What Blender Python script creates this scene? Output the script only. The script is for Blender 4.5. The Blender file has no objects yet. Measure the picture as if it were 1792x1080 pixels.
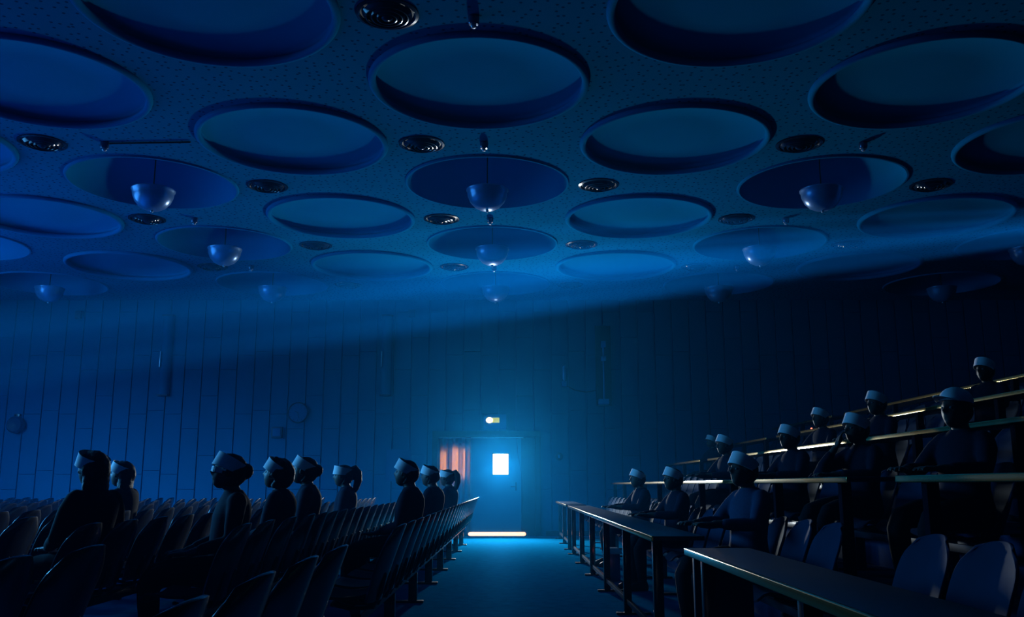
import bpy, bmesh, math, random
from mathutils import Vector, Matrix, noise
random.seed(7)
C = bpy.context.scene.collection
S = bpy.context.scene
PI = math.pi
R = math.radians

# ------------------------------------------------------------------ camera, world, lights, exposure
CAMZ, PITCH = 1.07, R(10.9)
cam = bpy.data.objects.new('camera', bpy.data.cameras.new('camera'))
C.objects.link(cam)
cam.location = (0, 0, CAMZ)
cam.rotation_euler = (PI/2 + PITCH, 0, 0)
cam.data.sensor_width = 36
cam.data.lens = 1605/1792*36
cam.data.clip_start = 0.05
S.camera = cam

S.view_settings.view_transform = 'Standard'
S.view_settings.look = 'None'
S.view_settings.gamma = 1
S.view_settings.use_curve_mapping = False
S.view_settings.exposure = 0.0

S.cycles.use_denoising = True
S.cycles.max_bounces = 6
S.cycles.diffuse_bounces = 3
S.cycles.glossy_bounces = 3
S.cycles.volume_bounces = 0
S.cycles.transparent_max_bounces = 6
S.cycles.sample_clamp_indirect = 3.0
S.cycles.caustics_reflective = False
S.cycles.caustics_refractive = False

world = bpy.data.worlds.new('world')
S.world = world
world.use_nodes = True
bg = world.node_tree.nodes['Background']
bg.inputs['Color'].default_value = (0.12, 0.16, 1.0, 1)
bg.inputs['Strength'].default_value = 0.0035

ROOM_H = 5.155
WALL_Y = 20.2
LEFT_X, RIGHT_X = -12.6, 14.2

def aim(o, target):
    d = Vector(target) - o.location
    o.rotation_euler = d.to_track_quat('-Z', 'Y').to_euler()

# the lit projection screen on the side wall throws its picture's light back into the hall
SCR_Y, SCR_Z, SCR_W, SCR_H = 11.8, 3.3, 6.4, 2.8
la = bpy.data.lights.new('screen_light', 'AREA')
la.shape = 'RECTANGLE'; la.size = SCR_W; la.size_y = SCR_H
la.energy = 2100; la.color = (0.06, 0.42, 1.0)
lo = bpy.data.objects.new('screen_light', la); C.objects.link(lo)
lo.location = (LEFT_X + 0.25, SCR_Y, SCR_Z)
aim(lo, (0, SCR_Y, SCR_Z))
# lobe shaped to send the light down onto the audience, sparing ceiling and haze
la.use_nodes = True
lt = la.node_tree
ge = lt.nodes.new('ShaderNodeNewGeometry'); se = lt.nodes.new('ShaderNodeSeparateXYZ')
lt.links.new(ge.outputs['Incoming'], se.inputs[0])
mr0 = lt.nodes.new('ShaderNodeMapRange'); mr0.interpolation_type = 'SMOOTHSTEP'
lt.links.new(se.outputs['Z'], mr0.inputs[0])
mr0.inputs[1].default_value = -0.095; mr0.inputs[2].default_value = -0.22
mr0.inputs[3].default_value = 0.11; mr0.inputs[4].default_value = 1.0
lt.links.new(mr0.outputs[0], lt.nodes['Emission'].inputs['Strength'])

# the projector high on the opposite side: the beam that shows in the haze
PROJ = (11.8, 12.0, 4.95)
ls = bpy.data.lights.new('projector_beam', 'SPOT')
ls.energy = 330000; ls.color = (0.02, 0.54, 0.92)
ls.spot_size = R(26); ls.spot_blend = 0.2; ls.shadow_soft_size = 0.03
so = bpy.data.objects.new('projector_beam', ls); C.objects.link(so)
so.location = PROJ
aim(so, (LEFT_X, 13.3, 3.45))
ls.use_nodes = True
nt = ls.node_tree
em = nt.nodes['Emission']
tc = nt.nodes.new('ShaderNodeNewGeometry')
bpy.context.view_layer.update()
AX = so.rotation_euler.to_matrix()
def ldot(v):
    n = nt.nodes.new('ShaderNodeVectorMath'); n.operation = 'DOT_PRODUCT'
    nt.links.new(tc.outputs['Incoming'], n.inputs[0]); n.inputs[1].default_value = v
    return n.outputs['Value']
def lmath(op, a, b=None, c=None):
    n = nt.nodes.new('ShaderNodeMath'); n.operation = op
    for i, v in enumerate((a, b, c)):
        if v is None: continue
        if isinstance(v, (int, float)): n.inputs[i].default_value = v
        else: nt.links.new(v, n.inputs[i])
    return n.outputs[0]
gx = lmath('DIVIDE', ldot(AX.col[0]), ldot(AX.col[2]))      # across the picture
gy = lmath('DIVIDE', ldot(AX.col[1]), ldot(AX.col[2]))      # up the picture
def smooth(v, lo_, hi_):
    n = nt.nodes.new('ShaderNodeMapRange'); n.interpolation_type = 'SMOOTHSTEP'
    nt.links.new(v, n.inputs[0])
    n.inputs[1].default_value = lo_; n.inputs[2].default_value = hi_
    return n.outputs[0]
BEAM_W, BEAM_H = 0.088, 0.066
mx = smooth(lmath('ABSOLUTE', gx), BEAM_W, BEAM_W - 0.012)
my = smooth(lmath('ABSOLUTE', gy), BEAM_H, BEAM_H - 0.008)
cb = nt.nodes.new('ShaderNodeCombineXYZ')
nt.links.new(gx, cb.inputs[0]); nt.links.new(gy, cb.inputs[1])
nz = nt.nodes.new('ShaderNodeTexNoise'); nz.inputs['Scale'].default_value = 34; nz.inputs['Detail'].default_value = 2.5
nt.links.new(cb.outputs[0], nz.inputs['Vector'])
pic = smooth(nz.outputs[0], 0.40, 0.60)
pic = lmath('ADD', lmath('MULTIPLY', pic, 1.6), 0.15)
nt.links.new(lmath('MULTIPLY', lmath('MULTIPLY', mx, my), pic), em.inputs['Strength'])

# daylight from the corridor falling through the small window in the far door
lp = bpy.data.lights.new('door_window_light', 'AREA')
lp.shape = 'RECTANGLE'; lp.size = 0.31; lp.size_y = 0.42
lp.energy = 335; lp.spread = R(125); lp.color = (0.66, 0.80, 0.92)
po = bpy.data.objects.new('door_window_light', lp); C.objects.link(po)
po.location = (-0.2475, WALL_Y + 0.04, 1.5175)
aim(po, (-0.2475, 0, 1.5175))

# ------------------------------------------------------------------ materials
def mat(name, col, rough=0.5, spec=0.5, metal=0.0, coat=0.0, noise_amt=0.0, noise_scale=20, bump=0.0, bump_scale=60, emit=None, strength=0.0, trans=0.0):
    m = bpy.data.materials.new(name); m.use_nodes = True
    t = m.node_tree; b = t.nodes['Principled BSDF']
    b.inputs['Base Color'].default_value = (*col, 1)
    b.inputs['Roughness'].default_value = rough
    b.inputs['Specular IOR Level'].default_value = spec
    b.inputs['Metallic'].default_value = metal
    b.inputs['Coat Weight'].default_value = coat
    if noise_amt:
        g = t.nodes.new('ShaderNodeTexCoord')
        n = t.nodes.new('ShaderNodeTexNoise'); n.inputs['Scale'].default_value = noise_scale; n.inputs['Detail'].default_value = 4
        t.links.new(g.outputs['Object'], n.inputs['Vector'])
        mx_ = t.nodes.new('ShaderNodeMix'); mx_.data_type = 'RGBA'
        mx_.inputs['A'].default_value = (*[c*(1-noise_amt) for c in col], 1)
        mx_.inputs['B'].default_value = (*[min(1, c*(1+noise_amt)) for c in col], 1)
        t.links.new(n.outputs[0], mx_.inputs['Factor'])
        t.links.new(mx_.outputs['Result'], b.inputs['Base Color'])
    if bump:
        g = t.nodes.new('ShaderNodeTexCoord')
        n = t.nodes.new('ShaderNodeTexNoise'); n.inputs['Scale'].default_value = bump_scale; n.inputs['Detail'].default_value = 3
        t.links.new(g.outputs['Object'], n.inputs['Vector'])
        bp = t.nodes.new('ShaderNodeBump'); bp.inputs['Strength'].default_value = bump; bp.inputs['Distance'].default_value = 0.01
        t.links.new(n.outputs[0], bp.inputs['Height'])
        t.links.new(bp.outputs[0], b.inputs['Normal'])
    if emit:
        b.inputs['Emission Color'].default_value = (*emit, 1)
        b.inputs['Emission Strength'].default_value = strength
    return m

M = {}
M['wall'] = mat('painted_wall_boards', (0.002, 0.085, 0.180), 0.65, 0.05, noise_amt=0.12, noise_scale=1.6)
M['side_wall'] = mat('dark_side_wall', (0.03, 0.12, 0.30), 0.8, 0.2, noise_amt=0.1, noise_scale=2)
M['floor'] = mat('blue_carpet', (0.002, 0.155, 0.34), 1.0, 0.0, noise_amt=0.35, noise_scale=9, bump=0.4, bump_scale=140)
fb = M['floor'].node_tree.nodes['Principled BSDF']
ft = M['floor'].node_tree
fg = ft.nodes.new('ShaderNodeBsdfGlossy'); fg.inputs['Color'].default_value = (0.0002, 0.0028, 0.0068, 1); fg.inputs['Roughness'].default_value = 0.55
fa = ft.nodes.new('ShaderNodeAddShader')
ft.links.new(fb.outputs[0], fa.inputs[0]); ft.links.new(fg.outputs[0], fa.inputs[1])
ft.links.new(fa.outputs[0], ft.nodes['Material Output'].inputs['Surface'])
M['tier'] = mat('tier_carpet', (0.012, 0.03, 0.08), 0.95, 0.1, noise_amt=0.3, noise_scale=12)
M['coffer'] = mat('coffer_plaster', (0.002, 0.155, 0.345), 1.0, 0.0, noise_amt=0.06, noise_scale=1.2)
M['shell'] = mat('dark_varnished_shell', (0.006, 0.016, 0.035), 0.25, 0.4, coat=0.15, noise_amt=0.3, noise_scale=7)
M['shell_pale'] = mat('varnished_shell', (0.006, 0.024, 0.056), 0.75, 0.06, noise_amt=0.25, noise_scale=7)
M['frame'] = mat('black_painted_steel', (0.008, 0.010, 0.018), 0.3, 0.5)
M['post'] = mat('glossy_black_steel', (0.006, 0.008, 0.014), 0.16, 0.6)
M['leg_matt'] = mat('matt_black_steel', (0.006, 0.008, 0.014), 1.0, 0.0)
M['desk'] = mat('dark_desk_laminate', (0.010, 0.022, 0.045), 0.33, 0.5, noise_amt=0.3, noise_scale=5)
M['nosing'] = mat('polished_edge_strip', (0.50, 0.35, 0.12), 0.13, 0.5, metal=0.9)
M['vent'] = mat('dark_metal_louvre', (0.006, 0.02, 0.05), 0.13, 0.25, metal=0.0)
M['bowl'] = mat('spun_metal_bowl', (0.10, 0.25, 0.48), 0.28, 0.6, metal=0.3)
M['small_fitting'] = mat('small_ceiling_fitting', (0.05, 0.1, 0.2), 0.2, 0.6, metal=0.4)
M['paper'] = mat('white_paper', (0.82, 0.84, 0.86), 0.75, 0.2, noise_amt=0.03, noise_scale=30)
M['hair_black'] = mat('black_hair', (0.006, 0.006, 0.009), 0.6, 0.25, bump=0.5, bump_scale=90)
M['hair_brown'] = mat('dark_brown_hair', (0.014, 0.009, 0.007), 0.6, 0.25, bump=0.5, bump_scale=90)
M['skin'] = mat('skin', (0.09, 0.065, 0.055), 0.55, 0.3, noise_amt=0.08, noise_scale=25)
M['skin_dark'] = mat('dark_skin', (0.04, 0.028, 0.022), 0.5, 0.35, noise_amt=0.08, noise_scale=25)
M['cloth_navy'] = mat('navy_cloth', (0.007, 0.011, 0.026), 0.9, 0.15, noise_amt=0.25, noise_scale=40)
M['cloth_black'] = mat('black_cloth', (0.004, 0.005, 0.008), 0.9, 0.15, noise_amt=0.25, noise_scale=40)
M['cloth_blue'] = mat('mid_blue_cloth', (0.018, 0.045, 0.095), 0.9, 0.15, noise_amt=0.2, noise_scale=40)
M['cloth_grey'] = mat('charcoal_cloth', (0.022, 0.026, 0.036), 0.9, 0.15, noise_amt=0.25, noise_scale=40)
M['eye'] = mat('eye', (0.10, 0.10, 0.11), 0.35, 0.2)
M['shoe'] = mat('dark_shoe', (0.01, 0.01, 0.014), 0.4, 0.4)
M['notice'] = mat('faded_paper_notice', (0.012, 0.085, 0.20), 0.8, 0.1)
M['door'] = mat('painted_door', (0.003, 0.085, 0.18), 0.45, 0.4, noise_amt=0.08, noise_scale=3)
M['door_frame'] = mat('dark_door_frame', (0.002, 0.012, 0.032), 0.45, 0.4)
M['pale_metal'] = mat('pale_metal', (0.4, 0.5, 0.6), 0.3, 0.5, metal=0.3)
M['dark_box'] = mat('dark_plastic', (0.01, 0.02, 0.05), 0.5, 0.3)
M['blue_box'] = mat('blue_grey_casing', (0.03, 0.17, 0.38), 0.45, 0.4)
M['pane'] = mat('lit_window_pane', (0.8, 0.8, 0.8), 0.3, 0.3, emit=(1.0, 0.84, 0.52), strength=8)
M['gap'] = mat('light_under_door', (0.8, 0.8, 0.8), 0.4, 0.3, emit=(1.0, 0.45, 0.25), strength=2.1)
M['exit_lamp'] = mat('exit_lamp_white', (0.8, 0.8, 0.8), 0.4, 0.3, emit=(1.0, 0.55, 0.20), strength=7)
M['exit_green'] = mat('exit_face_green', (0.3, 0.4, 0.1), 0.4, 0.3, emit=(0.42, 0.45, 0.03), strength=1.0)
M['red'] = mat('red_indicator', (0.4, 0.05, 0.05), 0.4, 0.3, emit=(1.0, 0.10, 0.05), strength=6)
M['picture'] = mat('projected_picture', (0.06, 0.10, 0.2), 0.9, 0.0, emit=(0.16, 0.46, 1.0), strength=0.8)

def ceiling_mat():
    m = mat('perforated_ceiling_board', (0.002, 0.13, 0.29), 1.0, 0.0)
    t = m.node_tree; b = t.nodes['Principled BSDF']
    g = t.nodes.new('ShaderNodeTexCoord')
    v = t.nodes.new('ShaderNodeTexVoronoi'); v.voronoi_dimensions = '2D'; v.inputs['Scale'].default_value = 9.0; v.inputs['Randomness'].default_value = 0.8
    t.links.new(g.outputs['Object'], v.inputs['Vector'])
    mr = t.nodes.new('ShaderNodeMapRange'); mr.inputs[1].default_value = 0.10; mr.inputs[2].default_value = 0.17
    t.links.new(v.outputs['Distance'], mr.inputs[0])
    n = t.nodes.new('ShaderNodeTexNoise'); n.inputs['Scale'].default_value = 1.5
    t.links.new(g.outputs['Object'], n.inputs['Vector'])
    ma = t.nodes.new('ShaderNodeMix'); ma.data_type = 'RGBA'
    ma.inputs['A'].default_value = (0.002, 0.112, 0.250, 1); ma.inputs['B'].default_value = (0.003, 0.140, 0.305, 1)
    t.links.new(n.outputs[0], ma.inputs['Factor'])
    mb = t.nodes.new('ShaderNodeMix'); mb.data_type = 'RGBA'
    mb.inputs['A'].default_value = (0.0015, 0.045, 0.115, 1)
    t.links.new(mr.outputs[0], mb.inputs['Factor']); t.links.new(ma.outputs['Result'], mb.inputs['B'])
    t.links.new(mb.outputs['Result'], b.inputs['Base Color'])
    return m
M['ceiling'] = ceiling_mat()

# ------------------------------------------------------------------ mesh helpers
class MB:
    def __init__(self): self.v = []; self.f = []
    def add(self, vs, fs):
        o = len(self.v); self.v += [tuple(p) for p in vs]
        self.f += [tuple(i + o for i in f) for f in fs]
        return self
    def box(self, x0, x1, y0, y1, z0, z1):
        vs = [(x, y, z) for z in (z0, z1) for y in (y0, y1) for x in (x0, x1)]
        return self.add(vs, [(0,2,3,1),(4,5,7,6),(0,1,5,4),(2,6,7,3),(0,4,6,2),(1,3,7,5)])
    def obox(self, mtx, sx_, sy_, sz_):
        vs = [mtx @ Vector((x*sx_/2, y*sy_/2, z*sz_/2)) for z in (-1, 1) for y in (-1, 1) for x in (-1, 1)]
        return self.add(vs, [(0,2,3,1),(4,5,7,6),(0,1,5,4),(2,6,7,3),(0,4,6,2),(1,3,7,5)])
    def lathe(self, prof, n=32, c=(0,0,0), close=False):
        """prof: [(r, z)...] round the Z axis at c"""
        vs = []; fs = []; k = len(prof)
        for i in range(n):
            a = 2*PI*i/n
            for (r, z) in prof: vs.append((c[0] + r*math.cos(a), c[1] + r*math.sin(a), c[2] + z))
        m = k if close else k - 1
        for i in range(n):
            for j in range(m):
                a, b = i*k + j, i*k + (j+1) % k
                c2, d = ((i+1) % n)*k + (j+1) % k, ((i+1) % n)*k + j
                fs.append((a, d, c2, b))
        return self.add(vs, fs)
    def tube(self, pts, rads, n=12, sq=None):
        """tapered tube through pts with round caps; sq = (a, b) squash of the section along its two axes"""
        P = [Vector(p) for p in pts]
        if isinstance(rads, (int, float)): rads = [rads]*len(P)
        T = [(P[min(i+1, len(P)-1)] - P[max(i-1, 0)]).normalized() for i in range(len(P))]
        ref = Vector((0, 1, 0)) if abs(T[0].y) < 0.9 else Vector((1, 0, 0))
        u = (ref - T[0]*ref.dot(T[0])).normalized()
        rings = []
        def ring(c, t, r):
            nonlocal u
            u = (u - t*u.dot(t)).normalized(); w = t.cross(u)
            a, b = sq or (1, 1)
            return [c + u*(r*a*math.cos(2*PI*k/n)) + w*(r*b*math.sin(2*PI*k/n)) for k in range(n)]
        for e in (0.35, 0.75): rings.append(ring(P[0] - T[0]*rads[0]*math.cos(math.asin(e)), T[0], rads[0]*e))
        for p, t, r in zip(P, T, rads): rings.append(ring(p, t, r))
        for e in (0.75, 0.35): rings.append(ring(P[-1] + T[-1]*rads[-1]*math.cos(math.asin(e)), T[-1], rads[-1]*e))
        vs = [p for r in rings for p in r]; fs = []
        for i in range(len(rings)-1):
            for k in range(n):
                fs.append((i*n+k, i*n+(k+1) % n, (i+1)*n+(k+1) % n, (i+1)*n+k))
        fs.append(tuple(reversed(range(n)))); L = (len(rings)-1)*n
        fs.append(tuple(L + k for k in range(n)))
        return self.add(vs, fs)
    def loft(self, rings):
        n = len(rings[0]); vs = [p for r in rings for p in r]; fs = []
        for i in range(len(rings)-1):
            for k in range(n):
                fs.append((i*n+k, i*n+(k+1) % n, (i+1)*n+(k+1) % n, (i+1)*n+k))
        fs.append(tuple(reversed(range(n)))); L = (len(rings)-1)*n
        fs.append(tuple(L + k for k in range(n)))
        return self.add(vs, fs)
    def ellipsoid(self, c, rx, ry, rz, fn=None, nu=32, nv=20):
        vs = []; fs = []
        for j in range(nv+1):
            th = PI*j/nv
            for i in range(nu):
                ph = 2*PI*i/nu
                d = Vector((math.sin(th)*math.cos(ph), math.sin(th)*math.sin(ph), math.cos(th)))
                p = Vector((d.x*rx, d.y*ry, d.z*rz))
                if fn: p = fn(d, p)
                vs.append((c[0]+p.x, c[1]+p.y, c[2]+p.z))
        for j in range(nv):
            for i in range(nu):
                a, b = j*nu+i, j*nu+(i+1) % nu
                c2, e = (j+1)*nu+(i+1) % nu, (j+1)*nu+i
                if j == 0: fs.append((a, e, c2))
                elif j == nv-1: fs.append((a, e, b))
                else: fs.append((a, e, c2, b))
        return self.add(vs, fs)
    def shell(self, fn, nu, nv, th):
        """closed sheet: fn(u, v) -> point, u in -1..1, v in 0..1, thickened along its normal"""
        P = [[Vector(fn(-1 + 2*i/nu, j/nv)) for i in range(nu+1)] for j in range(nv+1)]
        N = [[None]*(nu+1) for _ in range(nv+1)]
        for j in range(nv+1):
            for i in range(nu+1):
                du = P[j][min(i+1, nu)] - P[j][max(i-1, 0)]
                dv = P[min(j+1, nv)][i] - P[max(j-1, 0)][i]
                nn = du.cross(dv)
                N[j][i] = nn.normalized() if nn.length > 1e-9 else Vector((1, 0, 0))
        w = nu + 1; vs = []
        for j in range(nv+1):
            for i in range(w): vs.append(P[j][i] + N[j][i]*th/2)
        o = len(vs)
        for j in range(nv+1):
            for i in range(w): vs.append(P[j][i] - N[j][i]*th/2)
        fs = []
        for j in range(nv):
            for i in range(nu):
                a, b, c2, d = j*w+i, j*w+i+1, (j+1)*w+i+1, (j+1)*w+i
                fs.append((a, b, c2, d)); fs.append((o+d, o+c2, o+b, o+a))
        for j in range(nv):
            a, d = j*w, (j+1)*w; fs.append((a, d, o+d, o+a))
            a, d = j*w+nu, (j+1)*w+nu; fs.append((d, a, o+a, o+d))
        for i in range(nu):
            a, b = i, i+1; fs.append((b, a, o+a, o+b))
            a, b = nv*w+i, nv*w+i+1; fs.append((a, b, o+b, o+a))
        return self.add(vs, fs)
    def mesh(self, name, m, bevel=0, smooth=True, ang=40, seg=2):
        me = bpy.data.meshes.new(name)
        me.from_pydata(self.v, [], self.f)
        if bevel:
            bm = bmesh.new(); bm.from_mesh(me)
            ed = [e for e in bm.edges if len(e.link_faces) == 2 and e.calc_face_angle(0) > R(35)]
            bmesh.ops.bevel(bm, geom=ed, offset=bevel, segments=seg, affect='EDGES', profile=0.6)
            bm.to_mesh(me); bm.free()
        me.update()
        if smooth:
            me.shade_smooth(); me.set_sharp_from_angle(angle=R(ang))
        me.materials.append(m)
        return me
    def build(self, name, m, parent=None, **kw):
        o = bpy.data.objects.new(name, self.mesh(name, m, **kw)); C.objects.link(o)
        if parent: o.parent = parent
        return o

def tag(o, label=None, cat=None, group=None, kind=None):
    if label: o['label'] = label
    if cat: o['category'] = cat
    if group: o['group'] = group
    if kind: o['kind'] = kind
    return o
def thing(name, label, cat, loc=(0,0,0), rz=0, group=None):
    o = bpy.data.objects.new(name, None); C.objects.link(o)
    o.empty_display_size = 0.1
    o.location = loc; o.rotation_euler = (0, 0, rz)
    return tag(o, label, cat, group)
def dup(root, loc, label, group=None, rz=None, scale=None):
    r = root.copy(); C.objects.link(r); r.location = loc
    if rz is not None: r.rotation_euler = (0, 0, rz)
    if scale: r.scale = scale
    r['label'] = label
    if group: r['group'] = group
    for ch in list(root.children):
        c = ch.copy(); C.objects.link(c); c.parent = r
        for g in list(ch.children):
            d = g.copy(); C.objects.link(d); d.parent = c
    return r
ORD = ('first second third fourth fifth sixth seventh eighth ninth tenth eleventh twelfth thirteenth fourteenth fifteenth sixteenth '
       'seventeenth eighteenth nineteenth twentieth twenty-first twenty-second twenty-third twenty-fourth twenty-fifth twenty-sixth '
       'twenty-seventh twenty-eighth twenty-ninth thirtieth thirty-first thirty-second thirty-third').split()

# ------------------------------------------------------------------ floor, walls
b = MB().box(LEFT_X-0.2, RIGHT_X+0.2, -1.5, WALL_Y+0.3, -0.2, 0)
tag(b.build('floor', M['floor'], smooth=False), kind='structure')

DX0, DX1, DZ1 = -1.72, 0.60, 2.20        # the door opening in the far wall
b = MB()
PW = 0.386; G = 0.024
n0 = int((LEFT_X - 0.1)/PW) - 1; n1 = int(RIGHT_X/PW) + 2
for i in range(n0, n1):
    x0, x1 = i*PW + 0.09 + G/2, (i+1)*PW + 0.09 - G/2
    jit = 0.004*math.sin(i*12.9898)
    segs = [(0, ROOM_H)]
    pieces = []
    if x1 <= DX0 or x0 >= DX1: pieces.append((x0, x1, 0, ROOM_H))
    else:
        pieces.append((x0, x1, DZ1, ROOM_H))
        if x0 < DX0: pieces.append((x0, DX0, 0, DZ1))
        if x1 > DX1: pieces.append((DX1, x1, 0, DZ1))
    for (a, c, z0, z1) in pieces:
        cuts = [z0] + [z for z in [0.65*k + 0.33*(i % 2) + 0.4*((i*7) % 3 == 0) for k in range(1, 8) if (i + k) % 2 == 0] if z0 + 0.1 < z < z1 - 0.1] + [z1]
        for q in range(len(cuts)-1):
            g = 0.003
            b.box(a, c, WALL_Y + jit, WALL_Y + 0.05, cuts[q] + (g if q else 0), cuts[q+1] - (g if q < len(cuts)-2 else 0))
tag(b.build('wall_far', M['wall'], bevel=0.003, seg=1), kind='structure')
b = MB()
b.box(LEFT_X-0.2, DX0, WALL_Y+0.05, WALL_Y+0.2, 0, ROOM_H)
b.box(DX1, RIGHT_X+0.2, WALL_Y+0.05, WALL_Y+0.2, 0, ROOM_H)
b.box(DX0, DX1, WALL_Y+0.05, WALL_Y+0.2, DZ1, ROOM_H)
tag(b.build('wall_backing', M['side_wall'], smooth=False), kind='structure')
tag(MB().box(LEFT_X-0.2, LEFT_X, -1.5, WALL_Y+0.2, 0, ROOM_H).build('wall_left', M['side_wall'], smooth=False), kind='structure')
tag(MB().box(RIGHT_X, RIGHT_X+0.2, -1.5, WALL_Y+0.2, 0, ROOM_H).build('wall_right', M['side_wall'], smooth=False), kind='structure')
b = MB().box(LEFT_X, DX0-0.12, WALL_Y-0.02, WALL_Y-0.001, 0, 0.11)
b.box(DX1+0.12, 2.0, WALL_Y-0.02, WALL_Y-0.001, 0, 0.11)
tag(b.build('baseboard_far', M['door_frame'], bevel=0.003), kind='structure')

# raked tiers under the desks
PITCHX, RISE, DESK1 = 1.14, 0.374, 0.91
NT = 11
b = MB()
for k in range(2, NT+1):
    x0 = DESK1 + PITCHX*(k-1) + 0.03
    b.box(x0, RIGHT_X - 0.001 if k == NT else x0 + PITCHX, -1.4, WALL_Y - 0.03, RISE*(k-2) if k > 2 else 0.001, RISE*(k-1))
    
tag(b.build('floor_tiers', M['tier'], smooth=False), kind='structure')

# the projection screen
sc_ = thing('projection_screen', 'wide lit projection screen mounted on the side wall the audience faces', 'screen', (LEFT_X, SCR_Y, SCR_Z))
MB().box(0.02, 0.05, -SCR_W/2, SCR_W/2, -SCR_H/2, SCR_H/2).build('picture', M['picture'], sc_, smooth=False)
b = MB(); e = 0.12
b.box(0.005, 0.08, -SCR_W/2-e, SCR_W/2+e, SCR_H/2, SCR_H/2+e).box(0.005, 0.08, -SCR_W/2-e, SCR_W/2+e, -SCR_H/2-e, -SCR_H/2)
b.box(0.005, 0.08, -SCR_W/2-e, -SCR_W/2, -SCR_H/2, SCR_H/2).box(0.005, 0.08, SCR_W/2, SCR_W/2+e, -SCR_H/2, SCR_H/2)
b.build('screen_frame', M['frame'], sc_, smooth=False)

# ------------------------------------------------------------------ ceiling with round coffers
COLX = lambda i: -0.34 + 2.3*i
HOLE = 1.10
def cell(b, cx, cy, hx, hy, z, r, n=96):
    angs = sorted(set([2*PI*k/n for k in range(n)] + [math.atan2(sy*hy, sx*hx) % (2*PI) for sx in (1, -1) for sy in (1, -1)]))
    vs = []; fs = []
    for a in angs:
        c, s = math.cos(a), math.sin(a)
        t = min(hx/abs(c) if abs(c) > 1e-9 else 1e9, hy/abs(s) if abs(s) > 1e-9 else 1e9)
        vs += [(cx + r*c, cy + r*s, z), (cx + t*c, cy + t*s, z)]
    m = len(angs)
    for k in range(m):
        j = (k+1) % m
        fs.append((2*k, 2*j, 2*j+1, 2*k+1))
    b.add(vs, fs)
coffers = []
cb_ = MB()
for i in range(-5, 7):
    cx = COLX(i)
    if i % 2 == 0:
        ys = [8.9 + 3.2*k for k in range(-1, 4)]
        for y in ys: cell(cb_, cx, y, 1.15, 1.6, ROOM_H, HOLE); coffers.append((i, y))
    else:
        ys = [7.3 + 3.2*k for k in range(0, 4)]
        for y in ys: cell(cb_, cx, y, 1.15, 1.6, ROOM_H, HOLE); coffers.append((i, y))
        cb_.add([(cx-1.15, 18.5, ROOM_H), (cx+1.15, 18.5, ROOM_H), (cx+1.15, 20.1, ROOM_H), (cx-1.15, 20.1, ROOM_H)], [(3,2,1,0)])
        cb_.add([(cx-1.15, 4.1, ROOM_H), (cx+1.15, 4.1, ROOM_H), (cx+1.15, 5.7, ROOM_H), (cx-1.15, 5.7, ROOM_H)], [(3,2,1,0)])
X0, X1 = COLX(-5)-1.15, COLX(6)+1.15
cb_.add([(X0, 20.1, ROOM_H), (X1, 20.1, ROOM_H), (X1, WALL_Y+0.2, ROOM_H), (X0, WALL_Y+0.2, ROOM_H)], [(3,2,1,0)])
cb_.add([(X0, -1.5, ROOM_H), (X1, -1.5, ROOM_H), (X1, 4.1, ROOM_H), (X0, 4.1, ROOM_H)], [(3,2,1,0)])
tag(cb_.build('ceiling', M['ceiling'], smooth=False), kind='structure')
tag(MB().box(LEFT_X-0.2, RIGHT_X+0.4, -1.5, WALL_Y+0.2, ROOM_H+0.62, ROOM_H+0.7).build('ceiling_slab', M['side_wall'], smooth=False), kind='structure')

COLNAME = {-5: 'beside the screen wall', -4: 'in the second column from the screen', -3: 'in the third column from the screen', -2: 'over the flat floor audience',
           -1: 'just screenward of the aisle', 0: 'over the aisle', 1: 'over the lowest desk rows', 2: 'over the middle desk rows', 3: 'over the upper desk rows',
           4: 'beyond the upper desk rows', 5: 'next to the top tier', 6: 'over the top tier'}
# flat coffer: rounded bead, straight recess, flat lid
BEAD = [(HOLE + 0.040*math.cos(a), -0.012 + 0.040*math.sin(a)) for a in [2*PI*k/14 for k in range(14)]]
bead_me = MB().lathe(BEAD, 96, close=True).mesh('rim', M['coffer'], ang=80)
RD = 0.075
lid_me = MB().lathe([(HOLE-0.002, -0.02), (HOLE-0.004, RD-0.03), (HOLE-0.03, RD), (0.5, RD+0.004), (0.001, RD+0.005)], 96).mesh('recess', M['coffer'], ang=50)
# domed coffer with an uplighter bowl
dome_prof = [(HOLE+0.03, 0.0), (HOLE+0.02, -0.022), (HOLE-0.005, -0.024), (HOLE-0.012, 0.0)] + [(HOLE*math.cos(a)-0.012*math.cos(a), 0.58*math.sin(a)) for a in [PI/2*k/12 for k in range(1, 12)]] + [(0.001, 0.58)]
dome_me = MB().lathe(dome_prof, 96).mesh('recess', M['coffer'], ang=50)
bowl_prof = [(0.045, -0.385), (0.10, -0.375), (0.175, -0.335), (0.235, -0.265), (0.268, -0.185), (0.278, -0.115), (0.290, -0.105), (0.290, -0.092), (0.272, -0.092), (0.262, -0.12), (0.255, -0.185), (0.22, -0.255), (0.165, -0.322), (0.09, -0.362), (0.001, -0.370)]
bowl_me = MB().lathe([(0.001, -0.387)] + bowl_prof, 48).mesh('bowl', M['bowl'], ang=60)
rod_me = MB().tube([(0,0,-0.36), (0,0,0.57)], 0.009, 10).mesh('rod', M['frame'])
knob_me = MB().ellipsoid((0,0,-0.395), 0.022, 0.022, 0.022, nu=16, nv=10).mesh('finial', M['pale_metal'])
def nth(i, y):
    ys = sorted(q for (j, q) in coffers if j == i)
    return ORD[ys.index(y)]
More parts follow.
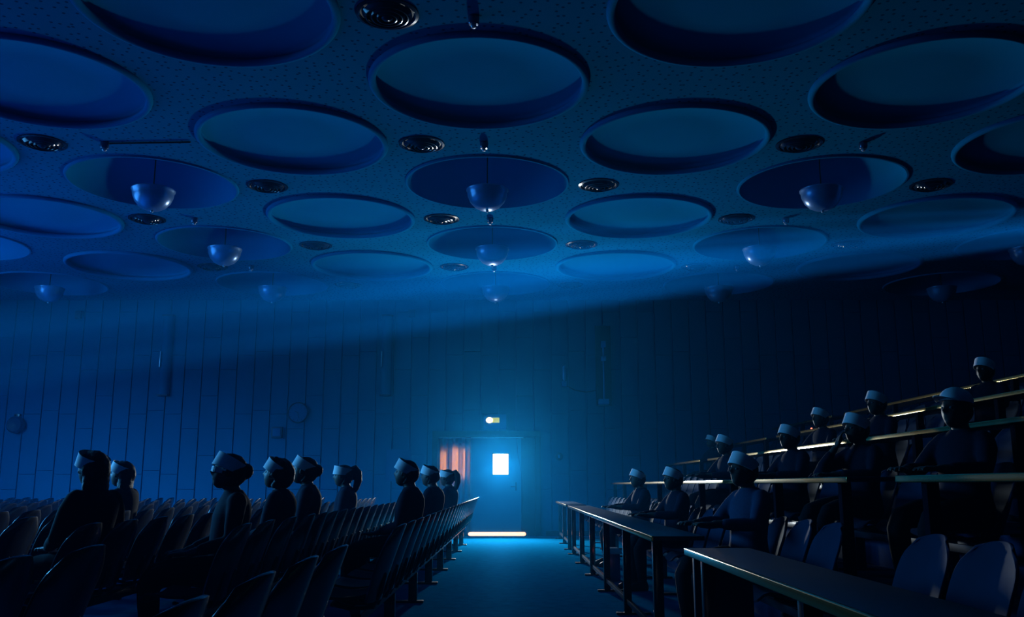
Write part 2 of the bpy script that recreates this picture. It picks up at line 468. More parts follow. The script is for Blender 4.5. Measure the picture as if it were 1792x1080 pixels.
for (i, y) in coffers:
    bowl = (i % 2 == 0 and y > 11 )
    if bowl:
        t = thing('ceiling_dome', 'smooth domed ceiling recess %s, %s from the camera' % (COLNAME[i], nth(i, y)), 'ceiling dome', (COLX(i), y, ROOM_H), 0, 'domed ceiling recesses')
        for nm, me in (('recess', dome_me),):
            o = bpy.data.objects.new(nm, me); C.objects.link(o); o.parent = t
        t = thing('bowl_lamp', 'hanging metal bowl lamp %s, %s recess from the camera' % (COLNAME[i], nth(i, y)), 'ceiling lamp', (COLX(i), y, ROOM_H), 0, 'bowl lamps in the ceiling domes')
        par = t
        for nm, me in (('rod', rod_me), ('bowl', bowl_me), ('finial', knob_me)):
            o = bpy.data.objects.new(nm, me); C.objects.link(o); o.parent = par
            if nm == 'bowl': par = o
    else:
        t = thing('ceiling_coffer', 'flat round ceiling coffer %s, %s from the camera' % (COLNAME[i], nth(i, y)), 'ceiling coffer', (COLX(i), y, ROOM_H), 0, 'flat round ceiling coffers')
        for nm, me in (('rim', bead_me), ('recess', lid_me)):
            o = bpy.data.objects.new(nm, me); C.objects.link(o); o.parent = t

# round louvred air vents
VR = 0.25
vframe = MB().lathe([(VR+0.03, 0.0), (VR+0.028, -0.012), (VR, -0.02), (VR-0.012, -0.012), (VR-0.014, 0.0)], 48).mesh('frame', M['vent'])
vback = MB().lathe([(VR+0.01, -0.003), (0.001, -0.003)], 32).mesh('back_plate', M['dark_box'])
vrings = []
for k, r in enumerate((0.20, 0.15, 0.10)):
    vrings.append(MB().lathe([(r+0.016, -0.006), (r+0.02, -0.010), (r-0.004, -0.036-0.006*k), (r-0.010, -0.046-0.006*k), (r-0.018, -0.048-0.006*k), (r-0.022, -0.040-0.006*k), (r-0.012, -0.030-0.005*k)], 40, close=True).mesh('ring', M['vent']))
vhub = MB().lathe([(0.055, -0.02), (0.05, -0.05), (0.03, -0.066), (0.001, -0.07)], 24).mesh('hub', M['vent'])
vents = [(0, 0, 7.45, ), (0, 0, 10.6), (0, 0, 13.8), (0, 0, 17.0), (1, 0, 12.15), (1, 0, 15.35), (1, 0, 18.6), (2, 0, 10.6), (2, 0, 13.8), (2, 0, 17.0), (-1, 0, 12.2), (-1, 0, 15.4), (-1, 0, 18.6), (-2, 0, 10.55), (-2, 0, 13.8), (-2, 0, 17.0), (3, 0, 12.15), (3, 0, 15.35)]
cnt = {}
for (i, _, y) in vents:
    cnt[i] = cnt.get(i, 0) + 1
    t = thing('air_vent', 'dark louvred round vent %s, %s from the camera' % (COLNAME[i], ORD[cnt[i]-1]), 'air vent', (COLX(i)-0.76, y, ROOM_H), 0, 'round ceiling vents')
    for nm, me in [('frame', vframe), ('back_plate', vback), ('hub', vhub)] + [('ring', m_) for m_ in vrings]:
        o = bpy.data.objects.new(nm, me); C.objects.link(o); o.parent = t
# small unlit sprinkler-like fittings hanging between the coffers
f1 = MB().lathe([(0.001, 0.0), (0.05, 0.0), (0.052, -0.015), (0.048, -0.07), (0.04, -0.08), (0.001, -0.082)], 24).mesh('body', M['small_fitting'])
f2 = MB().lathe([(0.001, -0.078), (0.022, -0.08), (0.028, -0.095), (0.02, -0.11), (0.001, -0.115)], 20).mesh('tip', M['pale_metal'])
for (i, y, where) in ((0, 7.5, 'first'), (0, 10.55, 'second'), (0, 13.75, 'third'), (0, 16.95, 'fourth'), (2, 10.55, 'first'), (2, 13.75, 'second'), (2, 16.9, 'third'), (-2, 10.55, 'first'), (-2, 13.75, 'second'), (-2, 16.9, 'third')):
    t = thing('ceiling_fitting', 'small dark ceiling spotlight %s, %s from the camera' % (COLNAME[i], where), 'fitting', (COLX(i), y, ROOM_H), 0, 'small hanging ceiling fittings')
    for nm, me in (('body', f1), ('tip', f2)):
        o = bpy.data.objects.new(nm, me); C.objects.link(o); o.parent = t
b = MB().tube([(COLX(-2)+0.06, 10.55, ROOM_H-0.015), (COLX(-2)+1.05, 10.5, ROOM_H-0.015)], 0.011, 8)
tag(b.build('cable_conduit', M['frame']), 'thin dark conduit running along the ceiling from a small hanging spotlight', 'conduit')

# ------------------------------------------------------------------ the doorway in the far wall
d = thing('door_1', 'double doorway with a lit square pane in the far wall', 'door', (0, WALL_Y, 0)); d['kind'] = 'structure'
b = MB().box(DX0-0.02, DX0+0.10, -0.04, 0.12, 0, DZ1).box(DX1-0.10, DX1+0.02, -0.04, 0.12, 0, DZ1).box(DX0-0.02, DX1+0.02, -0.04, 0.12, DZ1-0.10, DZ1+0.03)
b.build('door_frame', M['door_frame'], d, bevel=0.004)
LX0, LX1, LZ0, LZ1 = -0.88, 0.20, 0.085, 2.08
WX0, WX1, WZ0, WZ1 = -0.41, -0.085, 1.30, 1.735
b = MB()
for (a, c, z0, z1) in ((LX0, WX0, LZ0, LZ1), (WX1, LX1, LZ0, LZ1), (WX0, WX1, LZ0, WZ0), (WX0, WX1, WZ1, LZ1)):
    b.box(a, c, 0.03, 0.08, z0, z1)
leaf = b.build('door_leaf', M['door'], d, smooth=False)
b = MB(); w = 0.025
b.box(WX0-w, WX1+w, 0.018, 0.03, WZ0-w, WZ0).box(WX0-w, WX1+w, 0.018, 0.03, WZ1, WZ1+w).box(WX0-w, WX0, 0.018, 0.03, WZ0, WZ1).box(WX1, WX1+w, 0.018, 0.03, WZ0, WZ1)
b.build('pane_trim', M['door_frame'], leaf, bevel=0.003)
MB().box(WX0, WX1, 0.045, 0.055, WZ0, WZ1).build('window_pane', M['pane'], leaf, smooth=False)
MB().box(LX1, DX1-0.10, 0.03, 0.08, 0.0, DZ1-0.1).build('side_panel', M['door_frame'], d, smooth=False)
MB().box(LX0-0.02, LX1+0.05, -0.02, 0.06, LZ1-0.005, LZ1+0.055).build('closer_rail', M['pale_metal'], d, bevel=0.006)
b = MB().box(LX1-0.13, LX1-0.10, -0.0, 0.03, 0.95, 1.13).tube([(LX1-0.115, -0.02, 1.04), (LX1-0.22, -0.03, 1.04)], 0.011, 10)
b.build('door_handle', M['door_frame'], leaf)
tag(MB().box(DX0-0.3, DX1+0.3, WALL_Y+0.55, WALL_Y+0.6, 0, 2.6).build('wall_corridor', M['side_wall'], smooth=False), kind='structure')
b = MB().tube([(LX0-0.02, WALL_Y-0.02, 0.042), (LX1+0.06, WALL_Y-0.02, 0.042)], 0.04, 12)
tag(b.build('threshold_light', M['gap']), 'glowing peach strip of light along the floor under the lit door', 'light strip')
# the cord down the door's edge
b = MB().tube([(0.10, WALL_Y-0.06, 2.07), (0.13, WALL_Y-0.06, 1.75), (0.20, WALL_Y-0.06, 1.35), (0.245, WALL_Y-0.06, 1.1), (0.235, WALL_Y-0.06, 0.9), (0.215, WALL_Y-0.06, 0.4), (0.21, WALL_Y-0.06, 0.09)], 0.005, 8)
tag(b.build('hanging_cord', M['door_frame']), 'thin pale cord hanging down the edge of the lit door', 'cord')
# dark curtain closing the other half of the doorway, lamplight glowing through three of its folds
CX0, CX1 = DX0+0.11, LX0-0.03
b = MB()
def curtain(u, v):
    x = CX0 + (u+1)/2*(CX1-CX0)
    return (x, WALL_Y+0.055 + 0.028*math.sin((x-CX0)*2*PI/0.135) + 0.008*math.sin(x*31), 0.03 + v*(DZ1-0.16))
b.shell(curtain, 110, 10, 0.004)
m = bpy.data.materials.new('dark_translucent_curtain'); m.use_nodes = True
t_ = m.node_tree; t_.nodes.remove(t_.nodes['Principled BSDF'])
df = t_.nodes.new('ShaderNodeBsdfDiffuse'); df.inputs[0].default_value = (0.03, 0.10, 0.22, 1)
tr = t_.nodes.new('ShaderNodeBsdfTranslucent'); tr.inputs[0].default_value = (0.35, 0.28, 0.22, 1)
ms = t_.nodes.new('ShaderNodeMixShader'); ms.inputs[0].default_value = 0.4
t_.links.new(df.outputs[0], ms.inputs[1]); t_.links.new(tr.outputs[0], ms.inputs[2])
t_.links.new(ms.outputs[0], t_.nodes['Material Output'].inputs[0])
M['curtain'] = m
tag(b.build('door_curtain', m, ang=180), 'dark pleated curtain with orange lamplight glowing through its folds beside the lit door', 'curtain')
for k, (x, e_, h) in enumerate(((-1.49, 12.0, 0.5), (-1.23, 30, 0.62), (-1.06, 9, 0.6))):
    l = bpy.data.lights.new('corridor_lamp', 'AREA'); l.shape = 'RECTANGLE'; l.size = 0.05; l.size_y = h
    l.energy = e_; l.color = (1.0, 0.56, 0.24)
    o = bpy.data.objects.new('corridor_lamp', l); C.objects.link(o)
    o.location = (x, WALL_Y+0.115, 1.53); aim(o, (x, WALL_Y, 1.53))
# exit sign
t = thing('exit_sign', 'small lit exit sign above the doorway, orange-white at one end and green beside it', 'exit sign', (-0.37, WALL_Y-0.001, 2.26))
MB().box(-0.25, 0.25, -0.09, 0, 0, 0.33).build('housing', M['blue_box'], t, bevel=0.006)
MB().box(-0.06, 0.095, -0.098, -0.0905, 0.145, 0.255).build('green_face', M['exit_green'], t, bevel=0.002)
MB().ellipsoid((-0.12, -0.097, 0.2), 0.075, 0.02, 0.06, nu=24, nv=14).build('lamp', M['exit_lamp'], t)

# ------------------------------------------------------------------ things fixed to the far wall
WY = WALL_Y - 0.003
t = thing('wall_clock', 'round pale wall clock on the far wall above the small square box', 'clock', (-4.69, WY, 2.63))
cm = Matrix.Rotation(PI/2, 4, 'X')
def lathe_y(prof, n=40):
    b = MB().lathe(prof, n); b.v = [tuple(cm @ Vector(p)) for p in b.v]; return b
lathe_y([(0.001, 0.0), (0.225, 0.0), (0.23, 0.01), (0.225, 0.06), (0.205, 0.07), (0.2, 0.05)]).build('case', M['dark_box'], t)
dial = lathe_y([(0.203, 0.052), (0.001, 0.053)]).build('dial', M['notice'], t)
b = MB()
for k in range(12):
    a = k*PI/6
    mt = Matrix.Translation((0.17*math.sin(a), -0.055, 0.17*math.cos(a))) @ Matrix.Rotation(a, 4, 'Y')
    b.obox(mt, 0.01, 0.003, 0.035)
b.build('hour_marks', M['dark_box'], dial, smooth=False)
for nm, a, l in (('hour_hand', -1.15, 0.10), ('minute_hand', 2.9, 0.15)):
    mt = Matrix.Rotation(a, 4, 'Y') @ Matrix.Translation((0, -0.058, l/2-0.015))
    MB().obox(mt, 0.012, 0.003, l).build(nm, M['dark_box'], dial, smooth=False)
t = thing('wall_box', 'small dark-edged square control box below the wall clock', 'control box', (-5.13, WY, 2.08))
MB().box(-0.12, 0.12, -0.07, 0, 0, 0.24).build('case', M['dark_box'], t, bevel=0.008)
MB().box(-0.085, 0.085, -0.078, -0.07, 0.035, 0.205).build('cover', M['notice'], t, bevel=0.004)
for (x, where) in ((-7.66, 'beyond the wall clock'), (-2.78, 'between the wall clock and the doorway')):
    t = thing('column_speaker', 'slim tall column speaker on the far wall, %s' % where, 'speaker', (x, WY, 3.02), 0, 'column speakers on the far wall')
    b = MB(); ring = [(0.12*math.sin(a), -0.03 - 0.10*math.cos(a)) for a in [PI*(k/14-0.5) for k in range(15)]] + [(0.12, 0.0), (-0.12, 0.0)]
    b.loft([[(p[0], p[1], z) for p in ring] for z in (0.0, 1.75)])
    b.build('body', M['wall'], t)
    MB().box(-0.125, 0.125, -0.135, 0, -0.03, 0.0).build('end_cap', M['dark_box'], t, bevel=0.006)
    MB().box(-0.125, 0.125, -0.135, 0, 1.75, 1.78).build('end_cap', M['dark_box'], t, bevel=0.006)
    MB().box(-0.105, -0.085, -0.15, -0.11, 0.6, 0.95).build('badge_strip', M['pale_metal'], t, bevel=0.004)
t = thing('projector_bracket', 'tall dark bracket panel with pale fittings on the far wall past the doorway', 'bracket', (2.02, WY, 2.78))
MB().box(-0.17, 0.17, -0.05, 0, 0, 1.78).build('panel', M['door_frame'], t, bevel=0.006)
MB().tube([(0, -0.10, 0.15), (0, -0.10, 1.35)], 0.02, 10).build('rail', M['blue_box'], t)
MB().box(-0.05, 0.05, -0.15, -0.05, 1.28, 1.42).build('clamp', M['blue_box'], t, bevel=0.01)
MB().box(-0.05, 0.05, -0.15, -0.05, 0.98, 1.08).build('clamp', M['blue_box'], t, bevel=0.01)
MB().box(-0.13, 0.10, -0.18, -0.05, 0.02, 0.14).build('bracket_shelf', M['blue_box'], t, bevel=0.01)
t = thing('wall_lamp', 'narrow pale upright wall lamp between the doorway and the tall bracket', 'wall lamp', (1.15, WY, 3.2))
MB().box(-0.05, 0.05, -0.07, 0, 0, 0.12).build('base', M['blue_box'], t, bevel=0.008)
MB().tube([(0, -0.08, 0.16), (0, -0.08, 0.42)], 0.038, 14).build('lamp_tube', M['bowl'], t)
b = MB().tube([(1.2, WALL_Y-0.02, 3.22), (1.4, WALL_Y-0.02, 3.12), (1.62, WALL_Y-0.02, 3.08), (1.84, WALL_Y-0.02, 3.12)], 0.008, 8)
tag(b.build('wall_cable', M['frame']), 'thin sagging cable on the far wall from the wall lamp to the tall bracket', 'cable')
for (x, z, nm) in ((-2.24, 4.83, 'near the doorway'), (-9.67, 4.8, 'in the dim corner')):
    t = thing('wall_sensor', 'small dark sensor box high on the far wall, %s' % nm, 'sensor', (x, WY, z-0.09), 0, 'small sensor boxes on the far wall')
    MB().box(-0.07, 0.07, -0.11, -0.03, 0, 0.18).build('case', M['dark_box'], t, bevel=0.012)
    MB().box(-0.03, 0.03, -0.03, 0, 0.05, 0.13).build('mount', M['frame'], t, bevel=0.004)
t = thing('round_speaker', 'dark round loudspeaker on the far wall, farthest from the doorway', 'speaker', (-10.82, WY, 2.36))
lathe_y([(0.001, 0.0), (0.17, 0.0), (0.19, 0.03), (0.18, 0.14), (0.15, 0.17), (0.05, 0.13), (0.001, 0.12)]).build('horn', M['dark_box'], t)
MB().box(-0.06, 0.06, -0.08, 0, 0.16, 0.24).build('mount', M['frame'], t, bevel=0.008)
t = thing('light_switch', 'small round light switch beside the doorway', 'switch', (1.02, WY, 1.68))
lathe_y([(0.001, 0), (0.085, 0), (0.085, 0.02), (0.07, 0.03), (0.001, 0.03)], 28).build('plate', M['door_frame'], t)
MB().box(-0.02, 0.02, -0.045, -0.03, -0.035, 0.035).build('toggle', M['blue_box'], t, bevel=0.004)
t = thing('wall_notice', 'pale paper notice on the far wall behind the heads in the aisle row', 'notice', (-2.46, WY, 1.15))
MB().box(-0.27, 0.27, -0.012, 0, 0, 0.68).build('sheet', M['notice'], t, bevel=0.002)

# ------------------------------------------------------------------ chairs (all face -X)
def make_chair(pale=False):
    sm = M['shell_pale'] if pale else M['shell']
    t = thing('auditorium_chair', 'chair', 'chair')
    W = 0.255
    def back(u, v):
        # superellipse outline with well rounded top corners
        k = max(0.0, (v-0.55)/0.45); w = W*(1-k**3.2*0.42)*(0.86 + 0.14*min(1, v/0.35))
        y = w*u
        z = 0.395 + 0.445*v - 0.03*(abs(u)**3)*k
        x = -0.145 + 0.145*v**1.15 - 0.055*u*u
        return (x, y, z)
    MB().shell(back, 14, 12, 0.014).build('backrest', sm, t, bevel=0.004, ang=50)
    def seat(u, v):
        x = -0.185 - 0.40*v
        z = 0.425 + 0.02*u*u - 0.022*math.sin(PI*min(1, v*1.2)) - (0.05*((v-0.8)/0.2)**2 if v > 0.8 else 0)
        k = max(0.0, (v-0.6)/0.4)
        return (x, 0.225*u*(1-0.2*k**3), z)
    MB().shell(seat, 10, 12, 0.016).build('seat', M['cloth_navy'], t, bevel=0.004, ang=50)
    b = MB()
    for s in (-1, 1):
        b.tube([(-0.40, s*0.10, 0.375), (-0.30, s*0.10, 0.35), (-0.17, s*0.10, 0.36), (-0.125, s*0.10, 0.45), (-0.105, s*0.10, 0.55)], 0.012, 8)
    b.box(-0.30, -0.24, -0.14, 0.14, 0.325, 0.352)
    b.build('bracket', M['frame'], t)
    return t
chair_a, chair_b = make_chair(False), make_chair(True)
used = {}
def place_chair(proto, loc, label, group):
    if proto.name not in used:
        used[proto.name] = 1; proto.location = loc; proto['label'] = label; proto['group'] = group; return proto
    return dup(proto, loc, label, group)
def seat_ys(y0, y1, fixed, pitch=0.57):
    """seats along a row: those people sit on stay where they are, the rest share out the gaps"""
    fx = sorted(fixed); out = list(fx)
    if not fx:
        n = int((y1-y0)/pitch); return [y0 + pitch*k for k in range(n+1)]
    y = fx[0] - pitch
    while y >= y0 - 0.1: out.append(y); y -= pitch
    for a, c in zip(fx, fx[1:]):
        n = round((c-a)/pitch)
        for k in range(1, n): out.append(a + (c-a)*k/n)
    y = fx[-1] + pitch
    while y <= y1: out.append(y); y += pitch
    return sorted(out)
def beam_frame(xb, z0, y0, y1, label, group, step=1.65, first=None):
    t = thing('seat_frame', label, 'seating frame', (xb, 0, z0), 0, group)
    MB().box(-0.30, -0.24, y0-0.1, y1+0.1, 0.268, 0.322).build('beam', M['frame'], t, bevel=0.006)
    y = first if first is not None else y0 + 0.3
    while y <= y1 + 0.05:
        b = MB().box(-0.31, -0.23, y-0.025, y+0.025, 0.02, 0.268)
        pd = b.build('pedestal', M['post'], t, bevel=0.006)
        MB().box(-0.55, -0.17+0.0, y-0.035, y+0.035, 0.0, 0.022).build('foot', M['frame'], pd, bevel=0.006)
        y += step
    return t

# ------------------------------------------------------------------ people
def head_fn(d, p):
    """unit direction -> head surface, face towards -X"""
    x, y, z = p
    zz = z/0.118
    if zz < 0:
        y *= 1 - 0.30*(-zz)**1.6
        x += -0.022*(-zz)**1.5 if x < 0 else -0.05*(-zz)**1.3
    else:
        y *= 1 - 0.06*zz
    f = max(0.0, -d.x)
    def bump(cy, cz, sy, sz): return math.exp(-((y-cy)/sy)**2 - ((z-cz)/sz)**2)*(1 if d.x < -0.2 else 0)
    x -= 0.024*bump(0, -0.022, 0.013, 0.017) + 0.012*bump(0, 0.0, 0.010, 0.022)      # nose
    x -= 0.007*bump(0, 0.026, 0.045, 0.011)                                            # brow
    x += 0.008*(bump(0.032, 0.004, 0.014, 0.011) + bump(-0.032, 0.004, 0.014, 0.011))  # eye sockets
    x -= 0.007*bump(0, -0.058, 0.022, 0.009) - 0.004*bump(0, -0.0665, 0.03, 0.004)     # lips
    x -= 0.009*bump(0, -0.098, 0.02, 0.014)                                            # chin
    return Vector((x, y, z))
def rot_head(b, i0, pivot, yaw, tilt, loc):
    m_ = Matrix.Translation(loc) @ Matrix.Rotation(yaw, 4, 'Z') @ Matrix.Rotation(tilt, 4, 'Y')
    b.v[i0:] = [tuple(m_ @ Vector(p)) for p in b.v[i0:]]

def remeshed(b, name, m, parent, voxel, smooth_it=4):
    me = bpy.data.meshes.new(name); me.from_pydata(b.v, [], b.f); me.update()
    o = bpy.data.objects.new(name, me); C.objects.link(o)
    bm = bmesh.new(); bm.from_mesh(me); bmesh.ops.recalc_face_normals(bm, faces=bm.faces); bm.to_mesh(me); bm.free()
    md = o.modifiers.new('r', 'REMESH'); md.mode = 'VOXEL'; md.voxel_size = voxel
    ms_ = o.modifiers.new('s', 'SMOOTH'); ms_.factor = 0.5; ms_.iterations = smooth_it
    dg = bpy.context.evaluated_depsgraph_get()
    new = bpy.data.meshes.new_from_object(o.evaluated_get(dg))
    o.modifiers.clear(); o.data = new; bpy.data.meshes.remove(me)
    new.name = name; new.materials.clear(); new.materials.append(m); new.shade_smooth()
    o.parent = parent
    return o

def ell_ring(cx, cz, rx, ry, n=24, tilt=0.0, cy=0):
    return [(cx + rx*math.cos(2*PI*k/n) , cy + ry*math.sin(2*PI*k/n), cz + tilt*rx*math.cos(2*PI*k/n)) for k in range(n)]

def hand(b, wrist, direction, side, up=Vector((0,0,1))):
    """palm and five bent fingers lying on a surface"""
    w = Vector(wrist); dvec = Vector(direction).normalized()
    lat = dvec.cross(up).normalized()*side                 # towards the thumb
    b.tube([w, w + dvec*0.045, w + dvec*0.085], [0.026, 0.034, 0.036], 12, sq=(1.0, 0.55) if abs(dvec.y) < 0.9 else None)
    for k, (off, L) in enumerate(((0.032, 0.068), (0.011, 0.078), (-0.011, 0.072), (-0.032, 0.056))):
        base = w + dvec*0.085 + lat*off
        spread = lat*off*0.28
        b.tube([base - dvec*0.02, base + dvec*L*0.45 + spread*0.5 + up*0.010, base + dvec*L*0.8 + spread*0.8 + up*0.002, base + dvec*L + spread - up*0.008],
               [0.0095, 0.009, 0.0085, 0.0075], 8)
    tb = w + dvec*0.03 + lat*0.026
    b.tube([tb, tb + dvec*0.03 + lat*0.026, tb + dvec*0.058 + lat*0.034 - up*0.004], [0.012, 0.0105, 0.009], 8)

def make_person(label, loc, yaw=0, tilt=0.14, scale=1.0, hair='short', hairmat='hair_black', top='cloth_navy', legs='cloth_black', skin='skin', lean=0.0,
                arms='lap', hat='band', hat_tilt=0.36, head_yaw=0.0, glasses=False, voxel=0.010):
    t = thing('person', label, 'person', loc, yaw, 'seated audience')
    t.scale = (scale, scale, scale)
    L = lambda x, z: x + lean*(z-0.53)                       # torso lean (towards -X for negative)
    sk = M[skin]
    hc = (L(-0.005, 1.17), 0, 1.17)
    # arms
    armp = {}
    for s in (-1, 1):
        sh = Vector((L(0.045, 0.975), s*0.172, 0.975))
        if arms == 'lap': el, wr, hd = Vector((L(0.02, 0.72)-0.02, s*0.235, 0.715)), Vector((-0.235, s*0.125, 0.645)), (-0.85, -s*0.30, -0.10)
        elif arms == 'desk': el, wr, hd = Vector((L(-0.10, 0.78), s*0.25, 0.79)), Vector((-0.36, s*0.13, 0.795)), (-0.95, -s*0.25, -0.02)
        else:                                                # one hand under the chin, the other on the desk
            if s == 1: el, wr, hd = Vector((-0.30, 0.17, 0.80)), Vector((hc[0]-0.17, 0.075, 1.02)), (0.35, -0.3, 0.85)
            else: el, wr, hd = Vector((L(-0.10, 0.78), s*0.25, 0.79)), Vector((-0.36, s*0.10, 0.795)), (-0.9, -s*0.4, -0.02)
        armp[s] = (sh, el, wr, hd)
    def torso(b, g):
        b.loft([ell_ring(L(x, z), z, rx+g, ry+g) for (z, x, rx, ry) in
                ((0.44, -0.01, 0.105, 0.165), (0.50, 0.0, 0.125, 0.180), (0.58, 0.005, 0.118, 0.172), (0.68, 0.012, 0.108, 0.152), (0.78, 0.022, 0.112, 0.158),
                 (0.88, 0.035, 0.118, 0.172), (0.95, 0.045, 0.105, 0.178), (1.00, 0.046, 0.082, 0.150), (1.03, 0.042, 0.062, 0.095), (1.055, 0.038, 0.052, 0.062))])
    def leg(b, s, g):
        b.tube([(0.0, s*0.095, 0.515), (-0.16, s*0.105, 0.525), (-0.32, s*0.112, 0.515), (-0.44, s*0.115, 0.490), (-0.475, s*0.115, 0.43), (-0.465, s*0.115, 0.30), (-0.455, s*0.115, 0.16), (-0.45, s*0.115, 0.10)],
               [0.098+g, 0.090+g, 0.074+g, 0.062+g, 0.058+g, 0.054+g, 0.040+g, 0.036+g], 14)
    # --- body
    b = MB(); torso(b, 0)
    b.tube([(L(0.040, 1.0), 0, 1.0), (L(0.025, 1.06), 0, 1.06), (hc[0]+0.02, 0, 1.11)], [0.062, 0.054, 0.056], 16)
    for s in (-1, 1):
        leg(b, s, 0)
        sh, el, wr, hd = armp[s]
        b.tube([sh - Vector((0, s*0.03, 0)), sh.lerp(el, 0.3), sh.lerp(el, 0.7), el, el.lerp(wr, 0.3), el.lerp(wr, 0.75), wr], [0.056, 0.050, 0.044, 0.039, 0.040, 0.031, 0.026], 14)
        hand(b, wr, hd, -s if True else s)
        b.tube([(-0.42, s*0.115, 0.045), (-0.52, s*0.12, 0.04), (-0.60, s*0.125, 0.032)], [0.036, 0.036, 0.028], 12)
    i0 = len(b.v)
    b.ellipsoid((0,0,0), 0.097, 0.077, 0.118, head_fn, 56, 40)
    for s in (-1, 1): b.ellipsoid((0.008, s*0.077, -0.005), 0.017, 0.012, 0.031, nu=14, nv=10)
    rot_head(b, i0, None, head_yaw, tilt, hc)
    body = remeshed(b, 'body', sk, t, voxel, 2)
    HM = Matrix.Translation(hc) @ Matrix.Rotation(head_yaw, 4, 'Z') @ Matrix.Rotation(tilt, 4, 'Y')
    def headpart(bb): bb.v = [tuple(HM @ Vector(p)) for p in bb.v]; return bb
    for s in (-1, 1):
        headpart(MB().ellipsoid((-0.079, s*0.031, 0.004), 0.012, 0.013, 0.011, nu=14, nv=10)).build('eye', M['eye'], body)
    # --- clothes
    b = MB(); torso(b, 0.012)
    for s in (-1, 1):
        sh, el, wr, hd = armp[s]
        b.tube([sh - Vector((0, s*0.03, 0)), sh.lerp(el, 0.3), sh.lerp(el, 0.7), el, el.lerp(wr, 0.3), el.lerp(wr, 0.72)], [0.068, 0.062, 0.056, 0.051, 0.050, 0.041], 14)
    remeshed(b, 'shirt', M[top], t, 0.014, 3)
    b = MB()
    b.loft([ell_ring(L(x, z), z, rx, ry) for (z, x, rx, ry) in ((0.425, -0.01, 0.118, 0.178), (0.50, 0.0, 0.140, 0.194), (0.60, 0.006, 0.134, 0.187))])
    for s in (-1, 1): leg(b, s, 0.012)
    remeshed(b, 'trousers', M[legs], t, 0.014, 3)
    for s in (-1, 1):
        b = MB().loft([[(x + rx*math.cos(q), s*0.12 + ry*math.sin(q), z) for q in [2*PI*k/18 for k in range(18)]] for (z, x, rx, ry) in
                      ((0.004, -0.52, 0.132, 0.046), (0.02, -0.52, 0.136, 0.050), (0.05, -0.51, 0.125, 0.047), (0.08, -0.48, 0.085, 0.046), (0.10, -0.46, 0.058, 0.045))])
        b.build('shoe', M['shoe'], t, ang=50)
    # --- hair
    thick = {'short': 0.016, 'bun': 0.024, 'ponytail': 0.020, 'long': 0.024, 'bob': 0.030, 'curly': 0.040}[hair]
    sd = random.random()*50
    def hair_fn(d_, p):
        q = head_fn(d_, p)
        front = max(0.0, -d_.x)
        line = 0.42 - 0.5*(d_.x+1)*0.6                      # hairline drops towards the nape
        cover = min(1, max(0, (d_.z - (0.45 if d_.x < -0.35 else (-0.25 if d_.x < 0.25 else -0.75)))*6 + (0.5 if d_.x > -0.35 else 0)))
        nn = noise.noise(Vector((d_.x*4+sd, d_.y*4, d_.z*4)))*0.006 + noise.noise(Vector((d_.x*11+sd, d_.y*11, d_.z*11)))*0.004
        back = max(0.0, d_.x)
        return q + d_*((thick*(0.7 + 0.75*back) + nn)*cover - 0.016*(1-cover))
    b = MB().ellipsoid((0,0,0), 0.097, 0.077, 0.118, hair_fn, 48, 34)
    def wob(s_): return lambda d_, p: p*(1 + 0.13*noise.noise(d_*3.2 + Vector((s_, 0, 0))) + 0.06*noise.noise(d_*9 + Vector((0, s_, 0))))
    if hair == 'bun': b.ellipsoid((0.115, 0, 0.035), 0.050, 0.052, 0.055, wob(sd), 24, 16)
    if hair == 'ponytail':
        b.tube([(0.075, 0, 0.085), (0.125, 0, 0.105), (0.165, 0.0, 0.05), (0.175, 0, -0.04), (0.155, 0, -0.13), (0.135, 0, -0.19)], [0.022, 0.036, 0.046, 0.046, 0.036, 0.016], 14)
    if hair == 'long':
        b.tube([(0.055, 0, 0.03), (0.085, 0, -0.06), (0.095, 0, -0.15), (0.10, 0, -0.25)], [0.062, 0.066, 0.066, 0.052], 16, sq=(1.25, 0.7))
        for s in (-1, 1): b.tube([(0.03, s*0.07, -0.01), (0.03, s*0.08, -0.10), (0.03, s*0.085, -0.19)], [0.026, 0.028, 0.018], 10)
    if hair == 'bob':
        b.tube([(0.045, 0, 0.02), (0.06, 0, -0.06), (0.055, 0, -0.125), (0.045, 0, -0.155)], [0.080, 0.088, 0.080, 0.06], 18, sq=(1.12, 0.78))
        for k in range(10):
            a = -1.3 + 2.6*k/9
            b.tube([(0.05+0.06*math.cos(a), 0.085*math.sin(a), -0.09), (0.052+0.066*math.cos(a), 0.09*math.sin(a), -0.17-0.02*(k % 3))], [0.022, 0.012], 8)
    if hair == 'curly':
        for k in range(46):
            a = random.uniform(0.2, 2*PI-0.2); zz = random.uniform(-0.15, 0.12)
            if math.cos(a) < (-0.3 if zz > -0.05 else 0.1) and zz < 0.07: continue
            rr = math.sqrt(max(0.25, 1-(zz/0.15)**2))
            b.ellipsoid((0.012+0.095*rr*math.cos(a), 0.085*rr*math.sin(a), zz), 0.032, 0.032, 0.032, wob(k), 10, 8)
    headpart(b); remeshed(b, 'hair', M[hairmat], t, 0.008, 2)
    # --- headgear
    if hat == 'band':
        b = MB()
        rx, ry, H = 0.106, 0.091 + 0.45*thick, 0.088
        n = 40; prof = []
        for k in range(n):
            q = 2*PI*k/n
            for (e_, z) in ((0.0, -H/2), (0.004, H/2), (0.001, H/2), (-0.003, -H/2)):
                fr = 0.012*math.cos(q) if z < 0 else 0.0
                prof.append(((rx+e_)*math.cos(q), (ry+e_)*math.sin(q), z + (fr)))
        fs = []
        for k in range(n):
            for j in range(4):
                a_, b_ = k*4+j, k*4+(j+1) % 4
                c_, d_ = ((k+1) % n)*4+(j+1) % 4, ((k+1) % n)*4+j
                fs.append((a_, d_, c_, b_))
        b.add(prof, fs)
